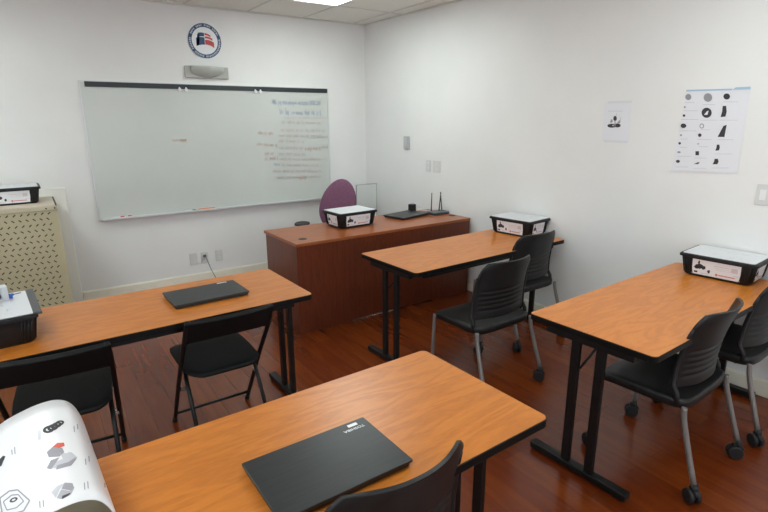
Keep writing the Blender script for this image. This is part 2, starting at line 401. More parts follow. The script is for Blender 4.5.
def marker(u, v, mt, label, L=.11, name='whiteboard_marker'):
    p = px(u, v, y=YB-.045); t = empty(name, (p.x, YB-.042, wz0+.0185)); tag(t, label, 'marker', 'markers on the whiteboard tray')
    MB().tube([(-L/2, 0, 0), (L*.2, 0, 0)], .0085, 10).build('barrel', 'white_plastic' if mt != 'pen_orange' else mt, t)
    MB().tube([(L*.2, 0, 0), (L/2, 0, 0)], .0088, 10).build('cap', mt, t)
marker(117.5, 214, 'pen_red', 'red-capped marker on the whiteboard tray, leftmost of all')
marker(125, 213.5, 'pen_red', 'red-capped marker on the tray, second from the left end')
marker(190, 208.5, 'pen_green', 'green-capped marker lying mid-tray under the whiteboard')
marker(207, 207, 'pen_orange', 'orange marker lying mid-tray, right of the green one', .16)

# round sign
p = px(204.5, 41, y=YB); S = empty('round_sign', (p.x, YB, p.z)); tag(S, 'round navy, white and red emblem sign above the whiteboard', 'sign')
MB().disc((0, -.006, 0), (0, 1, 0), .158, .010, 48).build('disc', 'sign_white', S)
def flatpoly(b, pts, y, mi=0): b.add([(q[0], y, q[1]) for q in pts], [tuple(range(len(pts)))] if sum(pts[i][0]*pts[(i+1) % len(pts)][1]-pts[(i+1) % len(pts)][0]*pts[i][1] for i in range(len(pts))) > 0 else [tuple(range(len(pts)-1, -1, -1))], mi=mi)
b = MB()
for k in range(64):
    a0, a1 = 2*pi*k/64, 2*pi*(k+1)/64
    flatpoly(b, [(.123*cos(a0), .123*sin(a0)), (.157*cos(a0), .157*sin(a0)), (.157*cos(a1), .157*sin(a1)), (.123*cos(a1), .123*sin(a1))], -.0116)
rg = random.Random(3)
for k in range(54):                # unreadable small lettering on the ring
    a = 2*pi*k/54
    if k in (2, 3, 24, 25, 33, 40, 14, 9, 19): continue
    ca, sa = cos(a), sin(a); w = .0022; 
    for dr0, dr1, da in ((.132, .148, -.0035), (.132, .148, .0035), (rg.choice((.138, .132)), rg.choice((.142, .148)), 0)):
        tx, tz = -sa, ca
        P = [(ca*dr0+tx*(da-w/2), sa*dr0+tz*(da-w/2)), (ca*dr1+tx*(da-w/2), sa*dr1+tz*(da-w/2)), (ca*dr1+tx*(da+w/2), sa*dr1+tz*(da+w/2)), (ca*dr0+tx*(da+w/2), sa*dr0+tz*(da+w/2))]
        flatpoly(b, P, -.0122, 1)
b.build('lettered_ring', ['navy', 'sign_white'], S)
def arcband(b, x0, x1, z0a, z0b, z1a, z1b, bow, y, n=8):
    lo = []; hi = []
    for i in range(n+1):
        t = i/n; s_ = 4*t*(1-t)*bow; x = x0+(x1-x0)*t
        lo.append((x, z0a+(z0b-z0a)*t+s_)); hi.append((x, z1a+(z1b-z1a)*t+s_))
    for i in range(n): flatpoly(b, [lo[i], lo[i+1], hi[i+1], hi[i]], y)
b = MB(); arcband(b, -.082, -.002, -.052, -.035, .022, .030, .006, -.0118); arcband(b, -.060, -.002, .030, .038, .068, .070, .004, -.0118)
flatpoly(b, [(-.082, -.05), (-.055, -.04), (-.045, .06), (-.068, .055)], -.0118); b.build('emblem_left_page', 'navy', S)
b = MB(); arcband(b, .002, .086, -.033, -.060, .010, -.010, .008, -.0118); arcband(b, .002, .074, .022, .006, .040, .024, .006, -.0118); arcband(b, .002, .058, .052, .036, .070, .052, .004, -.0118)
b.build('emblem_right_page', 'sign_red', S)

# wall sconce
p = px(206.5, 72.7, y=YB); S = empty('wall_sconce', (p.x, YB, p.z)); tag(S, 'pale plaster wall sconce between round sign and whiteboard', 'wall lamp')
MB().box(-.208, .208, -.030, -.001, -.055, .055).build('back_plate', 'sconce', S, bevel=.006)
def bowl(u, v):
    x = -.165+.33*u; c = 1-(abs(x)/.165)**1.25
    d = .10*math.sqrt(max(0, c)); low = -.053*c
    z = .052+(low-.052)*v*1. if True else 0
    return (x, -.030-d*(1-v**2)*.9-.004, z*(1) if c > 0 else .052)
MB().sheet(bowl, 24, 10, .006).build('shade', mat('sconce_shade', (.50, .53, .49), .5), S)

# ------------------------------------------------------------------ outlets, thermostat, switches
def plate(cx, cz, w, h, label, cat='outlet', kind='duplex', right=False, y=None, name='outlet_plate', group=None):
    if right: t = empty(name, (xr(y), y, cz), pi/2+yr*-1+pi)   # local -y faces into the room
    else: t = empty(name, (cx, YB, cz))
    if right: t.rotation_euler = (0, 0, -pi/2+yr+0)
    tag(t, label, cat, group)
    MB().box(-w/2, w/2, -.006, -.0005, -h/2, h/2).build('plate', 'plate_white', t, bevel=.002)
    if kind == 'duplex':
        for s_ in (-1, 1):
            b = MB(); b.disc((0, -.007, s_*h*.2), (0, 1, 0), .016, .003, 16)
            o = b.build('socket', 'white_plastic', t)
            b = MB()
            for dx in (-.006, .006): b.box(dx-.0012, dx+.0012, -.0091, -.0085, s_*h*.2-.003, s_*h*.2+.007)
            b.box(-.0022, .0022, -.0091, -.0085, s_*h*.2-.011, s_*h*.2-.007); b.build('socket_slots', 'ink', o)
    elif kind == 'rocker':
        n = 3
        for i in range(n):
            x = (i-(n-1)/2)*.046; MB().box(x-.016, x+.016, -.0095, -.006, -.033, .033).build('rocker_switch', 'white_plastic', t, bevel=.002)
    return t
plate(1.262, .266, .075, .12, 'blank white wall plate, leftmost of the three low on the back wall', kind='blank')
op = plate(1.375, .263, .075, .12, 'white outlet with a dark cord plugged in, low on the back wall')
plate(1.528, .264, .075, .12, 'white outlet low on the back wall, rightmost of the three plates')
b = MB(); b.box(1.360, 1.390, YB-.030, YB-.0095, .274, .300)
cab = smooth_path([(1.375, YB-.03, .285), (1.378, YB-.055, .275), (1.40, YB-.06, .20), (1.43, YB-.08, .10), (1.47, YB-.13, .02), (1.56, YB-.22, .006), (1.62, YB-.5, .006)], 8)
t = empty('charging_cable', (1.375, YB-.02, .28)); tag(t, 'dark power cord hanging from the middle wall outlet to the floor', 'cord')
for nm, bb in (('plug', b), ('cable', MB().tube([tuple(q) for q in cab], .0035, 8))):
    o = bb.build(nm, 'cable', t, bevel=.003 if nm == 'plug' else 0); o.matrix_parent_inverse = Matrix.Translation((-1.375, -(YB-.02), -.28))
# right wall
t = empty('thermostat', (xr(4.556), 4.556, 1.41), -pi/2+yr); tag(t, 'small grey wall thermostat on the right wall near the corner', 'thermostat')
MB().box(-.042, .042, -.028, -.0005, -.068, .068).build('case', 'grey_plastic', t, bevel=.006)
MB().box(-.026, .018, -.031, -.028, -.040, .052).build('cover', 'light_grey', t, bevel=.002)
b = plate(0, 1.185, .075, .12, 'white double outlet on the right wall above the desk, left one', right=True, y=4.205, name='outlet_plate')
b = plate(0, 1.185, .115, .12, 'wider white outlet plate on the right wall above the desk, right one', right=True, y=4.075, name='outlet_plate')
plate(0, 1.220, .165, .12, 'white three-switch plate at the right edge of the right wall', 'light switch', 'rocker', True, 1.175, 'switch_plate')

# posters on the right wall: local x runs to the right in the photo (towards -y), local z up
def wall_frame(name, y, z): return empty(name, (xr(y), y, z), -pi/2+yr)
def loc_uv(o_y, o_z, u, v):
    q = px(u, v, wall=True); d = (o_y-q.y)/cos(yr); return (d, q.z-o_z)
oy, oz = 1.55, 1.58
Pst = wall_frame('parts_poster', oy, oz); tag(Pst, 'large white poster of dark grey building parts on the right wall', 'poster')
C4 = [loc_uv(oy, oz, *q) for q in ((688, 90), (751, 87), (738, 173.5), (671, 171))]
b = MB(); n = 16
def bil(u, v):
    a = Vector(C4[0])*(1-u)+Vector(C4[1])*u; c = Vector(C4[3])*(1-u)+Vector(C4[2])*u
    q = a*(1-v)+c*v; return (q.x, -.0025-.002*v*v, q.y)
PB = MB(); PB.sheet(bil, 16, 16, .0008, smooth=False); PM = ['paper']
def puv(cx, cy): return (660+cx/3.935, 80+cy/3.935)
def blobs(parent, oy, oz, items, conv, yoff=-.0052, PB=None, PM=None):
    groups = {}
    for shape, cx, cy, sx, sy, mt in items:
        pts = []
        if shape == 'e':
            N = 18; pts = [(cx+sx*cos(2*pi*k/N), cy-sy*sin(2*pi*k/N)) for k in range(N)]
        elif shape == 'r': pts = [(cx-sx, cy+sy), (cx+sx, cy+sy), (cx+sx, cy-sy), (cx-sx, cy-sy)]
        elif shape == 's': pts = [(cx-sx, cy+sy), (cx+sx*.5, cy+sy), (cx+sx, cy-sy), (cx+sx*.3, cy-sy*.8)]
        elif shape == 'b': pts = [(cx-sx, cy+sy), (cx+sx*.6, cy+sy*.9), (cx+sx, cy), (cx+sx*.8, cy-sy), (cx-sx*.3, cy-sy), (cx-sx*.5, cy)]
        lp = [loc_uv(oy, oz, *conv(*q)) for q in pts]
        groups.setdefault(mt, []).append(lp)
    for j, (mt, L) in enumerate(groups.items()):
        if mt not in PM: PM.append(mt)
        for i, lp in enumerate(L): flatpoly(PB, lp, yoff-.0002*j, PM.index(mt))
it = [('e', 113, 67, 12, 12, 'ink_grey'), ('e', 190, 69, 17, 17, 'ink_grey'), ('e', 264, 65, 13, 12, 'ink'), ('e', 264, 65, 5, 5, 'ink_grey'),
      ('e', 185, 129, 20, 20, 'ink'), ('b', 252, 124, 12, 22, 'ink'), ('e', 99, 107, 4, 4, 'ink_grey'), ('e', 96, 140, 5, 5, 'ink'),
      ('e', 94, 180, 11, 9, 'ink'), ('s', 246, 200, 18, 24, 'ink'), ('e', 84, 217, 4, 4, 'ink_grey'), ('e', 158, 217, 7, 7, 'ink'),
      ('e', 166, 181, 9, 10, 'ink_grey'), ('e', 79, 249, 5, 5, 'ink'), ('e', 152, 251, 5, 4, 'ink_light'), ('b', 228, 266, 9, 12, 'ink'), ('e', 76, 284, 7, 4, 'ink_grey'),
      ('r', 148, 288, 7, 8, 'ink'), ('e', 72, 320, 8, 6, 'ink'), ('s', 146, 327, 12, 4, 'ink'), ('b', 220, 321, 12, 11, 'ink')]
for cx, cy, w in ((118, 89, 20), (122, 121, 30), (118, 155, 34), (110, 200, 34), (96, 232, 14), (94, 265, 14), (98, 300, 28), (88, 342, 26),
                  (194, 97, 24), (195, 158, 34), (180, 196, 18), (176, 234, 28), (172, 262, 18), (160, 307, 24), (158, 347, 26),
                  (280, 86, 30), (272, 158, 36), (258, 235, 32), (250, 291, 34), (238, 346, 34)):
    it.append(('r', cx, cy, w, .8, 'ink_light'))
blobs(Pst, oy, oz, it, puv, -.0052, PB, PM)
blobs(Pst, oy, oz, [('e', 166, 181, 5.5, 6.5, 'paper'), ('s', 184, 129, 9, 8, 'paper')], puv, -.0060, PB, PM)
q4 = [loc_uv(oy, oz, *puv(*q)) for q in ((105, 45), (285, 40), (285, 34), (105, 39))]; q5 = [loc_uv(oy, oz, *puv(*q)) for q in ((285, 39), (358, 37), (358, 26), (300, 29))]
M['pale_blue'] = mat('pale_blue_ink', (.36, .52, .64), .6); PM.append('pale_blue'); flatpoly(PB, q4, -.0052, PM.index('pale_blue')); flatpoly(PB, q5, -.0052, PM.index('pale_blue')); PB.build('sheet', PM, Pst)
oy2, oz2 = 2.17, 1.63
Sp = wall_frame('taped_picture', oy2, oz2); tag(Sp, 'small paper with a dark flower-like drawing taped to right wall', 'picture')
C4b = [loc_uv(oy2, oz2, *q) for q in ((605, 102), (631.5, 101.5), (628.5, 142), (602, 141))]
PB = MB(); PM = ['paper']
PB.sheet(lambda u, v: (lambda a, c: ((a*(1-v)+c*v).x, -.0016-.001*v, (a*(1-v)+c*v).y))(Vector(C4b[0])*(1-u)+Vector(C4b[1])*u, Vector(C4b[3])*(1-u)+Vector(C4b[2])*u), 6, 6, .0008, smooth=False)
cv = lambda cx, cy: (590+cx/8.54, 90+cy/8.54)
blobs(Sp, oy2, oz2, [('e', 216, 243, 15, 22, 'ink'), ('e', 188, 305, 38, 17, 'ink'), ('e', 236, 303, 28, 17, 'ink'), ('s', 248, 270, 18, 14, 'ink_grey'), ('b', 184, 265, 13, 14, 'ink_grey'),
                     ('r', 216, 285, 4, 25, 'ink_grey'), ('s', 226, 210, 5, 14, 'ink_light'), ('s', 262, 250, 6, 20, 'ink_light'), ('e', 200, 303, 8, 6, 'ink_light'), ('r', 220, 180, 62, 2, 'ink_light')], cv, -.0032, PB, PM); PB.build('sheet', PM, Sp)
mt_ = mat('clear_tape', (.68, .68, .71), .3)
for z in (.135, -.135): MB().box(-.09, .09, -.0042, -.0034, z-.008, z+.008).build('tape', mt_, Sp)

# ------------------------------------------------------------------ folding tables
TH = .735; TL = 1.530; TW = .622
def make_table():
    t = empty('folding_table', (0, 0, 0)); x0, x1, y0, y1 = -TL/2, TL/2, -TW/2, TW/2
    MB().prism(rrect(x0+.003, x1-.003, y0+.003, y1-.003, .024), TH-.012, TH).build('tabletop', 'laminate', t)
    MB().prism(rrect(x0, x1, y0, y1, .027), TH-.030, TH-.0015).build('edge_band', 'black_edge', t, bevel=.003)
    b = MB()
    for s_ in (-1, 1): b.box(x0+.10, x1-.10, s_*(TW/2-.05)-.012, s_*(TW/2-.05)+.012, TH-.062, TH-.030)
    b.build('side_rail', 'black_metal', t)
    for s_ in (-1, 1):
        cx = s_*(TL/2-.040)
        b = MB(); b.box(cx-.024, cx+.024, -.255, .255, .008, .040)
        for e_ in (-1, 1): b.box(cx-.020, cx+.020, e_*.22-.025, e_*.22+.025, 0, .008)
        b.build('foot_bar', 'black_metal', t, bevel=.007, seg=3)
        MB().box(cx-.020, cx+.020, -.215, .215, TH-.068, TH-.030).build('leg_rail', 'black_metal', t, bevel=.003)
        for e_ in (-1, 1):
            MB().box(cx-.013, cx+.013, e_*.062-.021, e_*.062+.021, .038, TH-.066).build('leg', 'black_metal', t, bevel=.004)
        MB().tube([(cx, .035, TH-.20), (cx-s_*.17, .0, TH-.04)], .0055, 8).build('brace', 'black_metal', t)
    return t
def place_table(t, fx, fy, deg, s_, label):
    a = R(deg); ex = Vector((cos(a), sin(a))); ey = Vector((-sin(a), cos(a))); fx -= .012*s_; fy -= .010
    c = Vector((fx, fy))+ex*s_*TL/2+ey*TW/2
    t.location = (c.x, c.y, 0); t.rotation_euler = (0, 0, a); tag(t, label, 'table', 'cherry folding tables'); return t
T0 = make_table()
tA = copy_tree(T0); tB = copy_tree(T0); tC = copy_tree(T0)
place_table(tA, 1.884, 2.408, 2.0, 1, 'cherry-topped folding table beside the mahogany desk, against the right wall')
place_table(tB, 1.952, .943, 2.25, 1, 'cherry-topped folding table at the right edge under the big poster')
place_table(tC, 1.166, 2.425, .9, -1, 'cherry-topped folding table in front of the beige cabinet, with two folding chairs')
place_table(T0, 1.240, .911, 1.5, -1, 'cherry-topped folding table in the foreground with open floor around it')

# ------------------------------------------------------------------ nesting chairs
def superring(cx, cy, a, b_, n, N=36, taper=0.):
    out = []
    for k in range(N):
        t = 2*pi*k/N; c, s_ = cos(t), sin(t)
        x = a*math.copysign(abs(c)**(2/n), c); y = b_*math.copysign(abs(s_)**(2/n), s_)
        out.append((cx+x*(1+taper*y/b_), cy+y))
    return out
def back_xy(u, v):        # u -1..1, v 0..1 from bottom to top
    z = .488+.364*v; w = .230-.018*v-.034*max(0, (v-.82)/.18)**2
    y = -.166-.072*v**2.2+.062*abs(u)**2.2
    ridge = 0
    if .10 < v < .52 and abs(u) < .86:
        ph = (v-.10)/.42*5; ridge = .0055*(.5-.5*cos(2*pi*ph))*min(1, (.86-abs(u))/.08)
    return (u*w, y+ridge, z-.008*abs(u)**6*max(0, (v-.8)/.2))
def make_chair():
    t = empty('rolling_chair', (0, 0, 0))
    b = MB(); cy, hb, ha = .028, .212, .246
    rings = []
    def zt(x, y): return .452-.012*max(0, 1-(x/.22)**2)*max(0, 1-((y-.0)/.20)**2)-.022*max(0, (y-.13)/.108)**2
    for q in (.02, .25, .5, .7, .85, .95, 1.0):
        r = superring(0, cy, ha*q, hb*q, 6.5, 56); rings.append([(x, y, zt(x, y)-(.003 if q == 1 else 0)) for x, y in r])
    for dz, q in ((-.016, 1.006), (-.040, 1.0), (-.047, .97)):
        r = superring(0, cy, ha*q, hb*q, 6.5, 56); rings.append([(x, y, zt(x, y)+dz) for x, y in r])
    r = superring(0, cy, ha*.5, hb*.5, 6.5, 56); rings.append([(x, y, .404) for x, y in r])
    rings = [list(reversed(r)) for r in rings][::-1]
    rings = [list(reversed(r)) for r in rings]
    b.loft(rings); b.build('seat', 'chair_plastic', t)
    MB().sheet(lambda u, v: back_xy(u*2-1, v), 28, 60, .010).build('backrest', 'chair_plastic', t)
    for s_ in (-1, 1):
        pts = [(s_*.232, -.135, .425), (s_*.232, -.130, .47)]+[(s_*(.230-.018*v), back_xy(1, v)[1]-.002, .49+.362*v) for v in (.05, .3, .6, .72, .80)]
        b = MB(); b.tube(pts, [.013, .013, .012, .011, .010, .008, .006], 8); b.build('back_frame', 'chair_plastic', t)
    for s_ in (-1, 1):
        b = MB(); b.tube([tuple(q) for q in smooth_path([(s_*.236, .214, .425), (s_*.234, .222, .34), (s_*.228, .242, .085)], 4)], .0115, 10); b.build('leg', 'leg_metal', t)
        b = MB(); b.tube([tuple(q) for q in smooth_path([(s_*.240, -.172, .425), (s_*.244, -.186, .34), (s_*.259, -.266, .085)], 4)], .0125, 10); b.build('leg', 'leg_metal', t)
    b = MB(); b.tube([(-.20, .12, .405), (.20, .12, .405)], .010, 8); b.tube([(-.22, -.10, .405), (.22, -.10, .405)], .010, 8); b.build('seat_support', 'black_metal', t)
    for s_, x, y in ((1, .228, .242), (-1, .228, .242), (1, .259, -.270), (-1, .259, -.270)):
        b = MB(); a = .6*s_
        ax = Vector((cos(a), sin(a), 0)); tr = Vector((-sin(a), cos(a), 0)); c = Vector((s_*x, y, .035))+tr*.010
        for e_ in (-1, 1): b.disc(c+ax*.0155*e_, ax, .035, .021, 20, bev=.005)
        b.disc(c, ax, .022, .034, 12)
        b.tube([(s_*x, y, .055), (s_*x, y, .100)], .014, 10)
        b.tube([tuple(c+tr*-.032+Vector((0, 0, .014))), tuple(c+tr*-.014+Vector((0, 0, .036))), tuple(c+tr*.014+Vector((0, 0, .036)))], .010, 8)
        b.build('caster', 'black_plastic', t)
    return t
ch0 = make_chair()
def put(o, x, y, deg, label, cat, group): o.location = (x, y, 0); o.rotation_euler = (0, 0, R(deg)); tag(o, label, cat, group); return o
cp = [copy_tree(ch0) for _ in range(4)]
G = 'black rolling classroom chairs'
put(cp[0], 2.285, 2.205, 1, 'black slatted-back rolling chair pulled out from the middle table, left of the pair', 'chair', G)
put(cp[1], 3.015, 2.585, 0, 'black rolling chair tucked beside the wall at the middle table, bin behind it', 'chair', G)
put(cp[2], 2.446, 1.107, 4, 'black rolling chair with four visible casters at the right-hand table', 'chair', G)
put(cp[3], 3.150, 1.12, 3, 'black rolling chair cut off by the right edge of the picture', 'chair', G)
put(ch0, .638, 1.035, 1, 'black rolling chair at the bottom, only its curved back top showing', 'chair', G)

# ------------------------------------------------------------------ folding chairs
def make_fold():
    t = empty('folding_chair', (0, 0, 0)); 
    b = MB(); N = 72; rings = []
    def outl(q):
        pts = []
        for k in range(N):
            a = 2*pi*k/N; c, s_ = cos(a), sin(a)
            x = .198*math.copysign(abs(c)**(2/11), c); y = .225*math.copysign(abs(s_)**(2/11), s_)
            if y < -.13: x *= 1-.26*((-.13-y)/.095)
            pts.append((x*q, .050+y*q))
        return pts
    for q, dz in ((.05, -.004), (.5, -.003), (.85, 0), (.96, -.002), (1.0, -.010), (1.0, -.020), (.96, -.026), (.3, -.026)):
        rings.append([(x, y, .445+dz) for x, y in outl(q)])
    b.loft([r for r in rings]); b.build('seat', 'vinyl', t)
    def tubeL(s_):
        return [(s_*.212, .228, .012), (s_*.211, .02, .33), (s_*.210, -.10, .50), (s_*.209, -.205, .642), (s_*.206, -.255, .724), (s_*.199, -.268, .753), (s_*.185, -.274, .764)]
    for s_ in (-1, 1): MB().tube([tuple(q) for q in smooth_path(tubeL(s_), 5)], .0115, 10).build('side_frame', 'black_metal', t)
    def bk(u, v):
        x = (u*2-1)*.213; z = .640+.128*v
        return (x, -.205-.075*v-.030*(1-(x/.213)**2)+.006, z-.012*(1-v)*(1-(x/.213)**2)*-1)
    MB().sheet(bk, 20, 8, .024).build('backrest', 'vinyl', t, bevel=.004)
    b = MB(); b.tube([tuple(q) for q in smooth_path([(-.20, -.208, .650), (-.1, -.232, .655), (0, -.240, .658), (.1, -.232, .655), (.20, -.208, .650)], 6)], .006, 8); b.build('back_rail', 'black_metal', t)
    for s_ in (-1, 1):
        MB().tube([(s_*.180, .01, .428), (s_*.182, -.09, .27), (s_*.184, -.232, .012)], .0105, 10).build('rear_leg', 'black_metal', t)
        b = MB(); b.box(s_*.196-.012, s_*.196+.012, -.012, .012, .30, .312); b.build('pivot_link', 'chrome', t)
    MB().tube([(-.184, -.155, .155), (.184, -.155, .155)], .0085, 8).build('rear_crossbar', 'black_metal', t)
    MB().tube([(-.212, .19, .072), (.212, .19, .072)], .0085, 8).build('front_crossbar', 'black_metal', t)
    for s_ in (-1, 1):
        b = MB(); b.tube([(s_*.184, -.236, 0.0), (s_*.184, -.222, .030)], .014, 10); b.build('foot_cap', 'black_plastic', t)
        b = MB(); b.tube([(s_*.212, .238, 0.0), (s_*.212, .218, .030)], .014, 10); b.build('foot_cap', 'black_plastic', t)
    return t
f0 = make_fold(); f1 = copy_tree(f0)
put(f0, .684, 2.578, .5, 'black folding chair with bare floor to its left, nearer the desk', 'chair', 'black folding chairs')
put(f1, -.026, 2.550, -4, 'black folding chair behind the curled paper, at the left edge', 'chair', 'black folding chairs')

# ------------------------------------------------------------------ teacher desk
dx0, dx1, dy0, dy1, dz = 1.580, 3.408, 3.522, 4.154, .741
D = empty('office_desk', (0, 0, 0)); D.location = ((dx0+dx1)/2, (dy0+dy1)/2, 0); tag(D, 'large reddish mahogany office desk below the whiteboard', 'desk')
hx, hy = (dx1-dx0)/2, (dy1-dy0)/2
D.rotation_euler = (0, 0, R(.8))
MB().box(-hx, hx, -hy, hy, dz-.024, dz).build('desktop', 'desk_top', D, bevel=.003)
MB().box(-hx+.004, hx-.004, -hy+.004, -hy+.024, dz-.075, dz-.024).build('top_apron', 'desk_side', D)
MB().box(-hx+.40, hx-.44, -hy+.008, -hy+.026, .012, dz-.075).build('modesty_panel', 'desk_side', D)
for s_ in (-1, 1):
    b = MB(); xo = s_*(hx-.004); xi = s_*(hx-.45); a, c = min(xo, xi), max(xo, xi)
    b.box(a, c, -hy+.006, hy-.03, 0, dz-.024); b.build('pedestal', 'desk_side', D, bevel=.002)
    for z0, z1 in ((.05, .34), (.35, .52), (.53, .70)):
        o = MB().box(a+.01, c-.01, hy-.03, hy-.012, z0, z1).build('drawer', 'desk_side', D, bevel=.002)
        MB().tube([((a+c)/2-.06, hy-.004, (z0+z1)/2+.03), ((a+c)/2+.06, hy-.004, (z0+z1)/2+.03)], .006, 8).build('handle', 'chrome', o)
for u, v in ((301.7, 238.8), (458.9, 214.9)):
    q = px(u, v, z=dz); c = Vector((min(q.x, 3.35)-D.location.x, q.y-D.location.y))
    b = MB(); b.disc((c.x, c.y, dz), (0, 0, 1), .034, .003, 24, bev=.001); b.build('grommet', 'black_plastic', D)

# ------------------------------------------------------------------ purple office chair
O = empty('office_chair', (2.515, 4.55, 0), R(180-34)); tag(O, 'purple upholstered office chair behind the mahogany desk', 'chair')
rings = []
for zz, q in ((.44, .86), (.455, .98), (.475, 1.0), (.495, .97), (.508, .85), (.512, .4), (.512, .05)):
    rings.append([(x, y, zz) for x, y in superring(0, .0, .235*q, .225*q, 3)])
MB().loft(rings).build('seat', 'purple', O)
rings = []; tilt = Matrix.Rotation(R(10), 4, 'X')
def egg(q, d):
    out = []
    for k in range(40):
        t = 2*pi*k/40; z = sin(t)*.262*q; x = cos(t)*.192*q*(1-.10*sin(t))-.16*z
        v = Vector((x, d+.25*(x*x), z)); v = tilt @ v; out.append((v.x, v.y-.235, v.z+.792))
    return out
for q, d in ((.05, .028), (.6, .028), (.9, .022), (1.0, .002), (1.0, -.016), (.93, -.032), (.6, -.040), (.05, -.040)): rings.append(egg(q, d))
MB().loft([list(reversed(r)) for r in rings]).build('backrest', 'purple', O)
MB().tube([(0, -.10, .43), (0, -.29, .44), (0, -.32, .55), (0, -.285, .72)], [.022, .022, .020, .018], 8).build('back_bracket', 'black_plastic', O)
for s_ in (-1, 1):
    b = MB(); b.tube([(s_*.20, 0, .43), (s_*.30, 0, .44), (s_*.33, 0, .50), (s_*.34, 0, .625)], .014, 8); a_ = b.build('armrest', 'black_plastic', O)
    b = MB(); b.loft([[(s_*.352+x, y, zz) for x, y in superring(0, .01, .075*q, .10*q, 2.6, 24)] for zz, q in ((.618, .85), (.622, 1), (.634, 1), (.638, .85))]); b.build('arm_pad', 'black_plastic', a_)
MB().tube([(0, 0, .09), (0, 0, .27), (0, 0, .27), (0, 0, .44)], [.03, .03, .018, .018], 14).build('gas_column', 'black_metal', O)
b = MB(); cs = []
for k in range(5):
    a = 2*pi*k/5+.3; b.tube([(0, 0, .115), (cos(a)*.16, sin(a)*.16, .10), (cos(a)*.29, sin(a)*.29, .075)], [.024, .020, .015], 8); cs.append((cos(a)*.29, sin(a)*.29))
b.build('star_base', 'black_plastic', O)
for x, y in cs:
    b = MB(); 
    for e_ in (-1, 1): b.disc((x+.014*e_, y, .027), (1, 0, 0), .027, .018, 16, bev=.004)
    b.tube([(x, y, .03), (x, y, .08)], .009, 8); b.build('caster', 'black_plastic', O)

# small dry-erase panel leaning by the corner
sb = empty('small_whiteboard', (3.175, 5.02, 0)); tag(sb, 'small thin-framed grey board standing in the corner behind the desk', 'board')
x0, x1, z0, z1 = -.135, .140, .10, .935
MB().box(x0+.004, x1-.004, -.006, .006, z0+.004, z1-.004).build('panel', 'grey_board', sb)
b = MB()
for a in ((x0, x1, z1-.004, z1), (x0, x1, z0, z0+.004), (x0, x0+.002, z0, z1), (x1-.005, x1, z0, z1)): b.box(a[0], a[1], -.009, .009, a[2], a[3])
b.build('frame', 'outlet_grey', sb)
for s_ in (-1, 1):
    b = MB(); b.box(s_*.12-.012, s_*.12+.012, -.16, .16, 0, .02); b.box(s_*.12-.010, s_*.12+.010, -.010, .010, .02, .10); b.build('foot', 'grey_plastic', sb)

# ------------------------------------------------------------------ radiator cabinet
cx1, cyf, cz = .120, 4.75, 1.018
Cb = empty('metal_cabinet', (-.387, 4.95, 0)); tag(Cb, 'tall beige perforated metal heater cabinet at the left edge', 'cabinet'); 
lx0, lx1 = -.52, .52; ly0, ly1 = -.20, .393
MB().box(lx0, lx1, ly0+.006, ly1, 0, cz-.004).build('body', 'beige_metal', Cb, bevel=.004)
b = MB(); b.box(lx0, lx1, ly0, ly0+.006, 0.03, cz-.036)
MB_ = b; rowh = .0432; pitch = .0450; r_i = 0; z = cz-.058
while z > .08:
    x = lx1-.060-(.014 if r_i % 2 else 0)
    while x > lx0+.03:
        s_ = 1 if r_i % 2 == 0 else -1; a = R(42)*s_; dx, dzz = cos(a)*.0115, sin(a)*.0115; nx, nz = -sin(a)*.0040, cos(a)*.0040
        b.add([(x-dx-nx, ly0-.0004, z-dzz-nz), (x+dx-nx, ly0-.0004, z+dzz-nz), (x+dx+nx, ly0-.0004, z+dzz+nz), (x-dx+nx, ly0-.0004, z-dzz+nz)], [(0, 1, 2, 3)], mi=1)
        x -= pitch
    z -= rowh/1.; r_i += 1
b.build('perforated_panel', ['beige_metal', 'slot'], Cb)
b = MB(); b.box(lx0, lx1-.0, ly0-.006, ly0+.006, cz-.036, cz-.004); b.build('top_rail', mat('pale_rail', (.50, .455, .32), .45), Cb, bevel=.003)
b = MB(); b.box(lx0, lx1-.012, ly0-.004, ly1, cz-.004, cz+.003); b.build('lid', 'beige_top', Cb)
b = MB(); b.box(lx1-.012, lx1, ly0+.02, ly1-.02, cz-.004, cz-.0005); b.build('lid_gap', 'slot', Cb)
for dx in (.018, .075):
    b = MB(); b.disc((lx1-dx, ly0-.009, cz-.020), (0, 1, 0), .006, .004, 12); b.build('screw', 'slot', Cb)

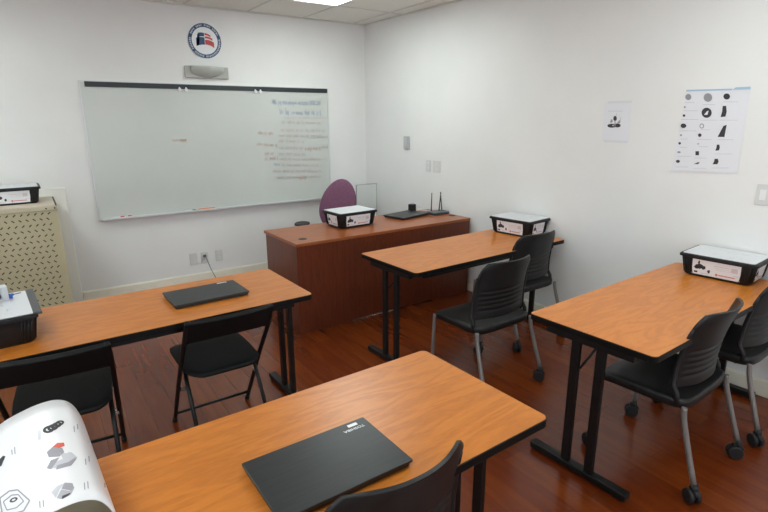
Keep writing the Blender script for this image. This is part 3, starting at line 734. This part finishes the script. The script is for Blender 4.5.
# ------------------------------------------------------------------ parts bins
def make_bin():
    t = empty('parts_bin', (0, 0, 0)); H = .135
    a0, b0, a1, b1 = .172, .126, .193, .145          # half sizes: base / rim
    b = MB()
    def ring(a, c, z, r=.02): return [(x, y, z) for x, y in rrect(-a, a, -c, c, r, 4)]
    rg_ = [ring(a0-.01, b0-.01, .0), ring(a0, b0, .010), ring(a1-.006, b1-.006, H-.020), ring(a1-.006, b1-.006, H-.016)]
    b.loft(rg_, smooth=True)
    for sx in (-1, 1):
        for sy in (-1, 1):
            for k in range(4):
                q = .014+.012*k
                for (p0, p1) in ((((a0-q)*sx, (b0+.002)*sy), ((a1-.006-q)*sx, (b1-.003)*sy)), (((a0+.002)*sx, (b0-q)*sy), ((a1-.003)*sx, (b1-.006-q)*sy))):
                    b.tube([(p0[0], p0[1], .015), (p1[0], p1[1], H-.022)], .0028, 6)
    b.build('tub', 'black_plastic', t)
    b = MB(); n = 4
    b.prism(rrect(-a1-.012, a1+.012, -b1-.006, b1+.006, .022, 4), H-.020, H-.006)
    b.prism(rrect(-a1-.008, a1+.008, -b1-.002, b1+.002, .020, 4), H-.006, H-.001)
    b.build('rim', 'black_plastic', t, bevel=.002)
    b = MB(); b.prism(rrect(-a1+.006, a1-.006, -b1+.004, b1-.004, .014, 4), H-.001, H+.0025); rr = random.Random(5)
    for k in range(26):
        x = rr.uniform(-.15, .13); y = rr.uniform(-.11, .11); w = rr.uniform(.008, .035); h = rr.choice((.0015, .002, .008))
        b.box(x, x+w, y, y+h, H+.0026, H+.0029, mi=1)
    b.build('lid_sheet', [mat('lid_sheet_white', (.66, .67, .70), .35), mat('lid_print_grey', (.54, .55, .58), .4)], t)
    # labels : 4 sides; local frame u along side, w up, tilted with wall
    def label(ax, sgn, half):
        b = MB()
        def P(u, w, off):
            z = .016+w*.092; k = (z-.010)/(H-.030); oo = (b0+(b1-.006-b0)*k if ax == 'x' else a0+(a1-.006-a0)*k)+off
            return (u*half*sgn*-1 if ax == 'x' else sgn*oo, sgn*oo if ax == 'x' else u*half*sgn, z)
        def quad(u0, u1, w0, w1, off, mi): 
            b.add([P(u0, w0, off), P(u1, w0, off), P(u1, w1, off), P(u0, w1, off)], [(0, 1, 2, 3)], mi=mi)
        quad(-1, 1, 0, 1, .0028, 0)
        rr = random.Random(9)
        for (cu, cw, ru, rw) in ((-.70, .55, .20, .18), (-.80, .45, .14, .10), (-.52, .50, .12, .14), (-.28, .30, .07, .13), (-.72, .78, .05, .18)):
            b.add([P(cu+ru*cos(2*pi*k/10)*(1 if k % 2 else .75), cw+rw*sin(2*pi*k/10)*(1 if k % 3 else .7), .0032) for k in range(10)], [tuple(range(10))], mi=1)
        for (u0, u1, w0, w1, mi) in ((-.1, .55, .72, .76, 2), (-.05, .75, .60, .62, 2), (.0, .6, .50, .52, 2), (.62, .88, .50, .80, 2), (.0, .10, .10, .26, 3), (.12, .80, .15, .22, 3), (-.9, -.75, .10, .22, 1), (-.6, -.3, .10, .14, 2), (.7, .95, .30, .33, 2)):
            quad(u0, u1, w0, w1, .0033, mi)
        return b.build('paper_label', ['paper', 'ink', mat_label, mat_label_red], t)
    mat_label = mat('label_pale_print', (.60, .54, .56), .6); mat_label_red = mat('label_red_print', (.62, .24, .20), .6)
    label('x', 1, .126); label('x', -1, .126); label('y', 1, .078); label('y', -1, .078)
    return t
bin0 = make_bin()
def place_bin(o, x, y, z, deg, label): o.location = (x, y, z); o.rotation_euler = (0, 0, R(deg)); tag(o, label, 'bin', 'black parts bins with white lids'); return o
bs = [copy_tree(bin0) for _ in range(4)]
place_bin(bin0, 3.350, 1.297, TH, 95, 'black parts bin with white lid on the table under the big poster')
place_bin(bs[0], 3.295, 2.835, TH, 97, 'black parts bin with white lid on the middle table by the wall')
place_bin(bs[1], 2.305, 3.925, dz+.0018, 3, 'black parts bin with white lid on the mahogany desk before the purple chair')
place_bin(bs[2], -.158, 5.050, cz+.003, 1, 'black parts bin with white lid on top of the beige cabinet')
place_bin(bs[3], -.225, 2.700, TH, 94, 'black parts bin with papers on its lid at the left table end')
lab = [o for o in bpy.data.objects if o.parent == bs[3] and o.name.startswith('paper_label')]
for o in lab: bpy.data.objects.remove(o)
MB().prism([(-.196, -.165), (.196, -.165), (.190, -.133), (-.190, -.133)], .128, .139).build('carry_flap', mat('dark_grey_flap', (.06, .06, .065), .45), bs[3], bevel=.002)

# ------------------------------------------------------------------ laptops
def make_laptop():
    t = empty('laptop', (0, 0, 0)); a, c = .195, .1275
    MB().prism(rrect(-a+.004, a-.004, -c+.004, c-.004, .010, 4), .003, .014).build('base', 'laptop_side', t, bevel=.002)
    MB().prism(rrect(-a, a, -c, c, .004, 4), .0150, .0235).build('lid', 'laptop_lid', t, bevel=.002)
    MB().box(-a*.7, a*.7, c-.012, c-.002, .010, .0175).build('hinge', 'laptop_side', t)
    for sx in (-1, 1):
        for sy in (-1, 1):
            b = MB(); b.disc((sx*(a-.03), sy*(c-.02), .0015), (0, 0, 1), .008, .003, 12); b.build('rubber_foot', 'black_plastic', t)
    return t
l0 = make_laptop(); l1 = copy_tree(l0); l2 = copy_tree(l0)
def place_lap(o, x, y, z, deg, label): o.location = (x, y, z); o.rotation_euler = (0, 0, R(deg)); tag(o, label, 'laptop', 'closed black laptops'); return o
place_lap(l0, .550, 1.084, TH, .5, 'large closed black laptop with silver lettering on the foreground table')
place_lap(l1, .688, 2.722, TH, 1.5, 'closed black laptop with a white sticker on the left table')
place_lap(l2, 2.965, 3.960, dz+.0018, 13, 'closed black laptop on the mahogany desk beside the router')
text_mesh('lettering', 'TOSHIBA', .0150, 'silver_logo', l0, Matrix.Translation((.139, .088, .0238)) @ Matrix.Rotation(pi, 4, 'Z') @ Matrix.Diagonal((1.15, 1., 1., 1.)))
MB().box(.128, .160, .101, .114, .0236, .0240).build('sticker', 'silver_logo', l0)
MB().box(.095, .150, .100, .115, .0236, .0240).build('sticker', 'silver_logo', l1)
MB().box(.02, .06, -.10, -.085, .0236, .0239).build('sticker', 'ink_grey', l2)

# router, charger, cables
rt = empty('wifi_router', (3.308, 3.895, dz), R(-3)); tag(rt, 'dark low router with three upright antennas on the desk end', 'router')
b = MB(); b.prism(rrect(-.098, .098, -.070, .070, .015, 4), .004, .024); b.build('case', 'router', rt, bevel=.004)
MB().prism(rrect(-.090, .090, -.062, .062, .012, 4), .0, .005).build('base_plate', 'black_plastic', rt)
for a0, a1 in ((( -.045, .05), (-.040, .052)), ((.030, .02), (.052, .025)), ((.090, .055), (.072, .058))):
    MB().tube([(a0[0], a0[1], .02), (a0[0], a0[1], .035), (a1[0], a1[1], .205)], [.006, .006, .0045], 8).build('antenna', 'black_plastic', rt)
ch = empty('power_adapter', (3.150, 4.113, dz), R(10)); tag(ch, 'small black cube power adapter standing behind the desk laptop', 'adapter')
MB().box(-.030, .030, -.028, .028, 0, .082).build('case', 'black_plastic', ch, bevel=.004)
MB().disc((.012, 0, .086), (0, 0, 1), .012, .008, 14).build('socket_knob', 'grey_plastic', ch)
b = MB()
b.tube([tuple(q) for q in smooth_path([(3.165, 4.10, .790), (3.20, 4.10, .80), (3.25, 4.11, .785), (3.29, 4.09, .760), (3.27, 4.02, .746), (3.24, 3.96, .750)], 6)], .0030, 6)
b.tube([tuple(q) for q in smooth_path([(3.165, 4.115, .770), (3.22, 4.12, .765), (3.28, 4.10, .748), (3.33, 4.06, .746), (3.31, 3.96, .748)], 6)], .0030, 6)
tag(b.build('network_cable', 'cable_white'), 'loose white cables between the power adapter and the router', 'cable')

# ------------------------------------------------------------------ curled poster sheet on the foreground table
prof = [(x_-.006, z_+.014*max(0, min(1, (z_-.84)/.08))) for x_, z_ in [(-.13, .7385), (-.05, .7375), (.012, .742), (.036, .775), (.044, .830), (.036, .888), (.018, .928), (-.010, .947), (-.048, .948), (-.090, .938), (-.130, .922),
        (-.170, .896), (-.205, .862), (-.225, .82), (-.225, .785), (-.205, .765)]]
pp = smooth_path([(x, 0, z) for x, z in prof], 8)
ln = [0]
for i in range(1, len(pp)): ln.append(ln[-1]+(pp[i]-pp[i-1]).length)
LT = ln[-1]; RY0, RY1 = 1.000, 1.455
SHX = .055
def shx(y): return (1.2275-y)*SHX-.003
def roll(s_, y):      # s in metres along the sheet
    s_ = max(0, min(LT-1e-6, s_)); i = max(k for k in range(len(ln)) if ln[k] <= s_); i = min(i, len(pp)-2)
    t = (s_-ln[i])/(ln[i+1]-ln[i]); q = pp[i]*(1-t)+pp[i+1]*t; d = (pp[i+1]-pp[i]).normalized(); n = Vector((d.z, 0, -d.x))
    return Vector((q.x+shx(y), y, q.z)), n
rl = empty('curled_poster', (-.09, 1.23, TH)); tag(rl, 'curled white poster sheet with grey part drawings, bottom left corner', 'poster')
MI = Matrix.Translation((.09, -1.23, -TH))
def attach(o): o.matrix_parent_inverse = MI; return o
NU = 110; b = MB()
P1 = [[roll(LT*i/NU, RY0+(RY1-RY0)*j/8) for i in range(NU+1)] for j in range(9)]
out = [tuple(p) for r in P1 for p, n in r]; inn = [tuple(p-n*.0011) for r in P1 for p, n in r]
w = NU+1
b.add(out, [(j*w+i, (j+1)*w+i, (j+1)*w+i+1, j*w+i+1) for j in range(8) for i in range(NU)], True, 0)
b.add(inn, [(j*w+i, j*w+i+1, (j+1)*w+i+1, (j+1)*w+i) for j in range(8) for i in range(NU)], True, 1)
ed = out+inn; N_ = len(out)
b.add(ed, [(i, i+1, N_+i+1, N_+i) for i in range(NU)]+[(8*w+i+1, 8*w+i, N_+8*w+i, N_+8*w+i+1) for i in range(NU)]+[(j*w, N_+j*w, N_+(j+1)*w, (j+1)*w) for j in range(8)]+[(j*w+NU, (j+1)*w+NU, N_+(j+1)*w+NU, N_+j*w+NU) for j in range(8)], False, 0)
attach(b.build('sheet', ['paper_gloss', 'paper_back_shaded'], rl))
def hit(u, v):        # where the photo's pixel meets the curled sheet: (s, y)
    d = Fw+R2*((u-384)/CF)-U2*((v-256)/CF); best = None; d = Vector((d.x+SHX*d.y, d.y, d.z)); o = Vector((-shx(0), 0, CH))
    for i in range(len(pp)-1):
        a, c = pp[i], pp[i+1]; ex, ez = c.x-a.x, c.z-a.z
        den = d.x*(-ez)+ex*d.z
        if abs(den) < 1e-9: continue
        t = ((a.x-o.x)*(-ez)+ex*(a.z-o.z))/den; q = (d.x*(a.z-o.z)-d.z*(a.x-o.x))/den
        if -.001 <= q <= 1.001 and t > 0:
            y = d.y*t
            if best is None or t < best[0]: best = (t, ln[i]+q*(ln[i+1]-ln[i]), y)
    return best[1:] if best else (0, 1.2)
def decal(polys, mt, name='printed_part', off=.0006):
    b = MB()
    for pts in polys:
        L = [hit(*q) for q in pts]; cs_ = sum(q[0] for q in L)/len(L); cy_ = sum(q[1] for q in L)/len(L)
        def pt(s_, y): p, n = roll(s_, y); return tuple(p+n*off)
        K_ = 5; vs = [pt(cs_, cy_)]; n = len(L)
        for k in range(1, K_+1):
            for q in L: vs.append(pt(cs_+(q[0]-cs_)*k/K_, cy_+(q[1]-cy_)*k/K_))
        fs = [(0, 1+i, 1+(i+1) % n) for i in range(n)]
        for k in range(K_-1):
            for i in range(n): fs.append((1+k*n+i, 1+(k+1)*n+i, 1+(k+1)*n+(i+1) % n, 1+k*n+(i+1) % n))
        b.add(vs, fs)
    return attach(b.build(name, mt, rl))
cz_ = lambda cx, cy: (cx/4.2, 390+cy/4.2)
def el(cx, cy, rx, ry, a=0, N=16): a = R(a); return [cz_(cx+rx*cos(2*pi*k/N)*cos(a)-ry*sin(2*pi*k/N)*sin(a), cy+rx*cos(2*pi*k/N)*sin(a)+ry*sin(2*pi*k/N)*cos(a)) for k in range(N)]
PL = lambda *p: [cz_(*q) for q in p]
def ringpolys(cx, cy, rx, ry, a, th=.5, N=18):
    o, i = el(cx, cy, rx, ry, a, N), el(cx, cy, rx*th, ry*th*.85, a, N)
    return [[o[k], o[(k+1) % N], i[(k+1) % N], i[k]] for k in range(N)]
# spring-like coil
decal(ringpolys(205, 166, 26, 15, -15)+ringpolys(222, 158, 24, 14, -15)+ringpolys(238, 148, 22, 12, -15)+ringpolys(250, 140, 20, 11, -15), 'ink', 'printed_coil')
# grey bracket with red tip
decal([PL((196, 262), (222, 238), (262, 244), (270, 262), (250, 280), (205, 284))], 'ink_grey')
decal([PL((250, 262), (300, 262), (325, 284), (300, 316), (240, 330), (212, 330), (240, 300), (265, 290))], 'ink_light')
decal([PL((196, 330), (214, 296), (250, 284), (240, 300), (215, 335))], 'ink_grey', off=.0009)
decal([PL((240, 318), (300, 300), (318, 284), (320, 292), (300, 318), (236, 336))], 'ink_grey', off=.0009)
decal([PL((222, 240), (240, 224), (268, 222), (272, 236), (250, 244))], 'ink_red', off=.0009)
# grey hex block
decal([PL((215, 430), (240, 402), (272, 392), (250, 420), (235, 455))], 'ink_light')
decal([PL((272, 390), (304, 392), (312, 412), (300, 424), (258, 416))], 'ink_grey')
decal([PL((258, 418), (300, 426), (312, 414), (298, 440), (262, 460), (238, 456))], mat('mid_grey_ink', (.40, .385, .42), .6))
decal([PL((262, 446), (298, 432), (290, 444), (260, 460))], 'ink', off=.0009)
# black piece at left edge and outlined block
decal([PL((0, 290), (14, 276), (24, 280), (14, 300), (8, 318), (-10, 330), (-20, 320))], 'ink')
def outline(pts, wd, mt):
    ps = []
    for i in range(len(pts)):
        a, c = Vector(pts[i]), Vector(pts[(i+1) % len(pts)]); d = (c-a).normalized(); n = Vector((-d.y, d.x))*wd
        ps.append([cz_(*(a-n)), cz_(*(c-n)), cz_(*(c+n)), cz_(*(a+n))])
    return decal(ps, mt, 'printed_outline')
outline([(0, 455), (40, 425), (75, 420), (125, 465), (100, 508), (60, 520), (10, 520)], 3, 'ink_grey')
outline([(15, 470), (50, 442), (78, 440), (100, 468), (70, 495), (30, 505)], 2.5, 'ink_grey')
decal(ringpolys(58, 462, 18, 9, -25), 'ink', 'printed_outline')
# small captions
tx = []
for (x, y, l) in ((322, 155, 22), (308, 165, 26), (370, 290, 24), (356, 302, 26), (366, 400, 30), (352, 405, 30), (60, 255, 30), (48, 262, 20), (180, 478, 30), (165, 482, 30), (436, 400, 20)):
    tx.append(PL((x, y-l/2), (x+4, y-l/2), (x+6, y+l/2), (x+2, y+l/2)))
decal(tx, 'ink_grey', 'printed_caption')
tx = [PL((160+i*5, 170), (163+i*5, 170), (163+i*5, 210), (160+i*5, 210)) for i in range(3)]
decal(tx, 'ink_light', 'printed_caption')

# toy mechanism on the left bin lid
lidz = TH+.1375
q = px(2, 300, z=lidz)
mm = empty('toy_mechanism', (q.x-.020, q.y, lidz+.0005), R(8)); tag(mm, 'white and grey toy mechanism with blue pin on the left bin', 'toy')
b = MB()
for y in (-.02, .02):
    b.prism(rrect(-.045, .045, -.009, .009, .008, 4), -.004, .004, T=Matrix.Translation((0, y, .035)) @ Matrix.Rotation(pi/2, 4, 'X') @ Matrix.Scale(1, 4) )
b.box(-.04, .045, -.03, .03, 0, .012); b.box(.02, .045, -.028, .028, .012, .062); b.box(-.03, .0, -.02, .02, .012, .05)
b.build('beam_frame', 'light_grey', mm, bevel=.0015)
b = MB()
for k in range(4): b.disc((.0455, -.018+.012*k, .045), (1, 0, 0), .0045, .002, 10); b.disc((.0455, -.018+.012*k, .025), (1, 0, 0), .0045, .002, 10)
b.build('pin_holes', 'ink', mm)
b = MB(); b.tube([(.045, -.01, .018), (.065, -.012, .018)], .006, 8); b.box(.045, .060, -.018, -.006, .002, .02); b.build('blue_pin', 'blue_plastic', mm)
MB().tube([(.06, -.012, .018), (.092, -.012, .020)], .0022, 6).build('axle', 'ink', mm)
MB().disc((-.01, -.034, .028), (0, 1, 0), .026, .012, 20, bev=.003).build('wheel', 'black_plastic', mm)

# ------------------------------------------------------------------ light
w = bpy.data.worlds.new('world'); bpy.context.scene.world = w; w.use_nodes = True
w.node_tree.nodes['Background'].inputs[0].default_value = (.85, .91, 1, 1); w.node_tree.nodes['Background'].inputs[1].default_value = 3.4
sc = bpy.context.scene
sc.view_settings.view_transform = 'Standard'; sc.view_settings.look = 'None'; sc.view_settings.gamma = 1; sc.view_settings.use_curve_mapping = False
sc.view_settings.exposure = .44
sc.cycles.use_denoising = True; sc.cycles.max_bounces = 8; sc.cycles.diffuse_bounces = 5; sc.cycles.sample_clamp_indirect = 8
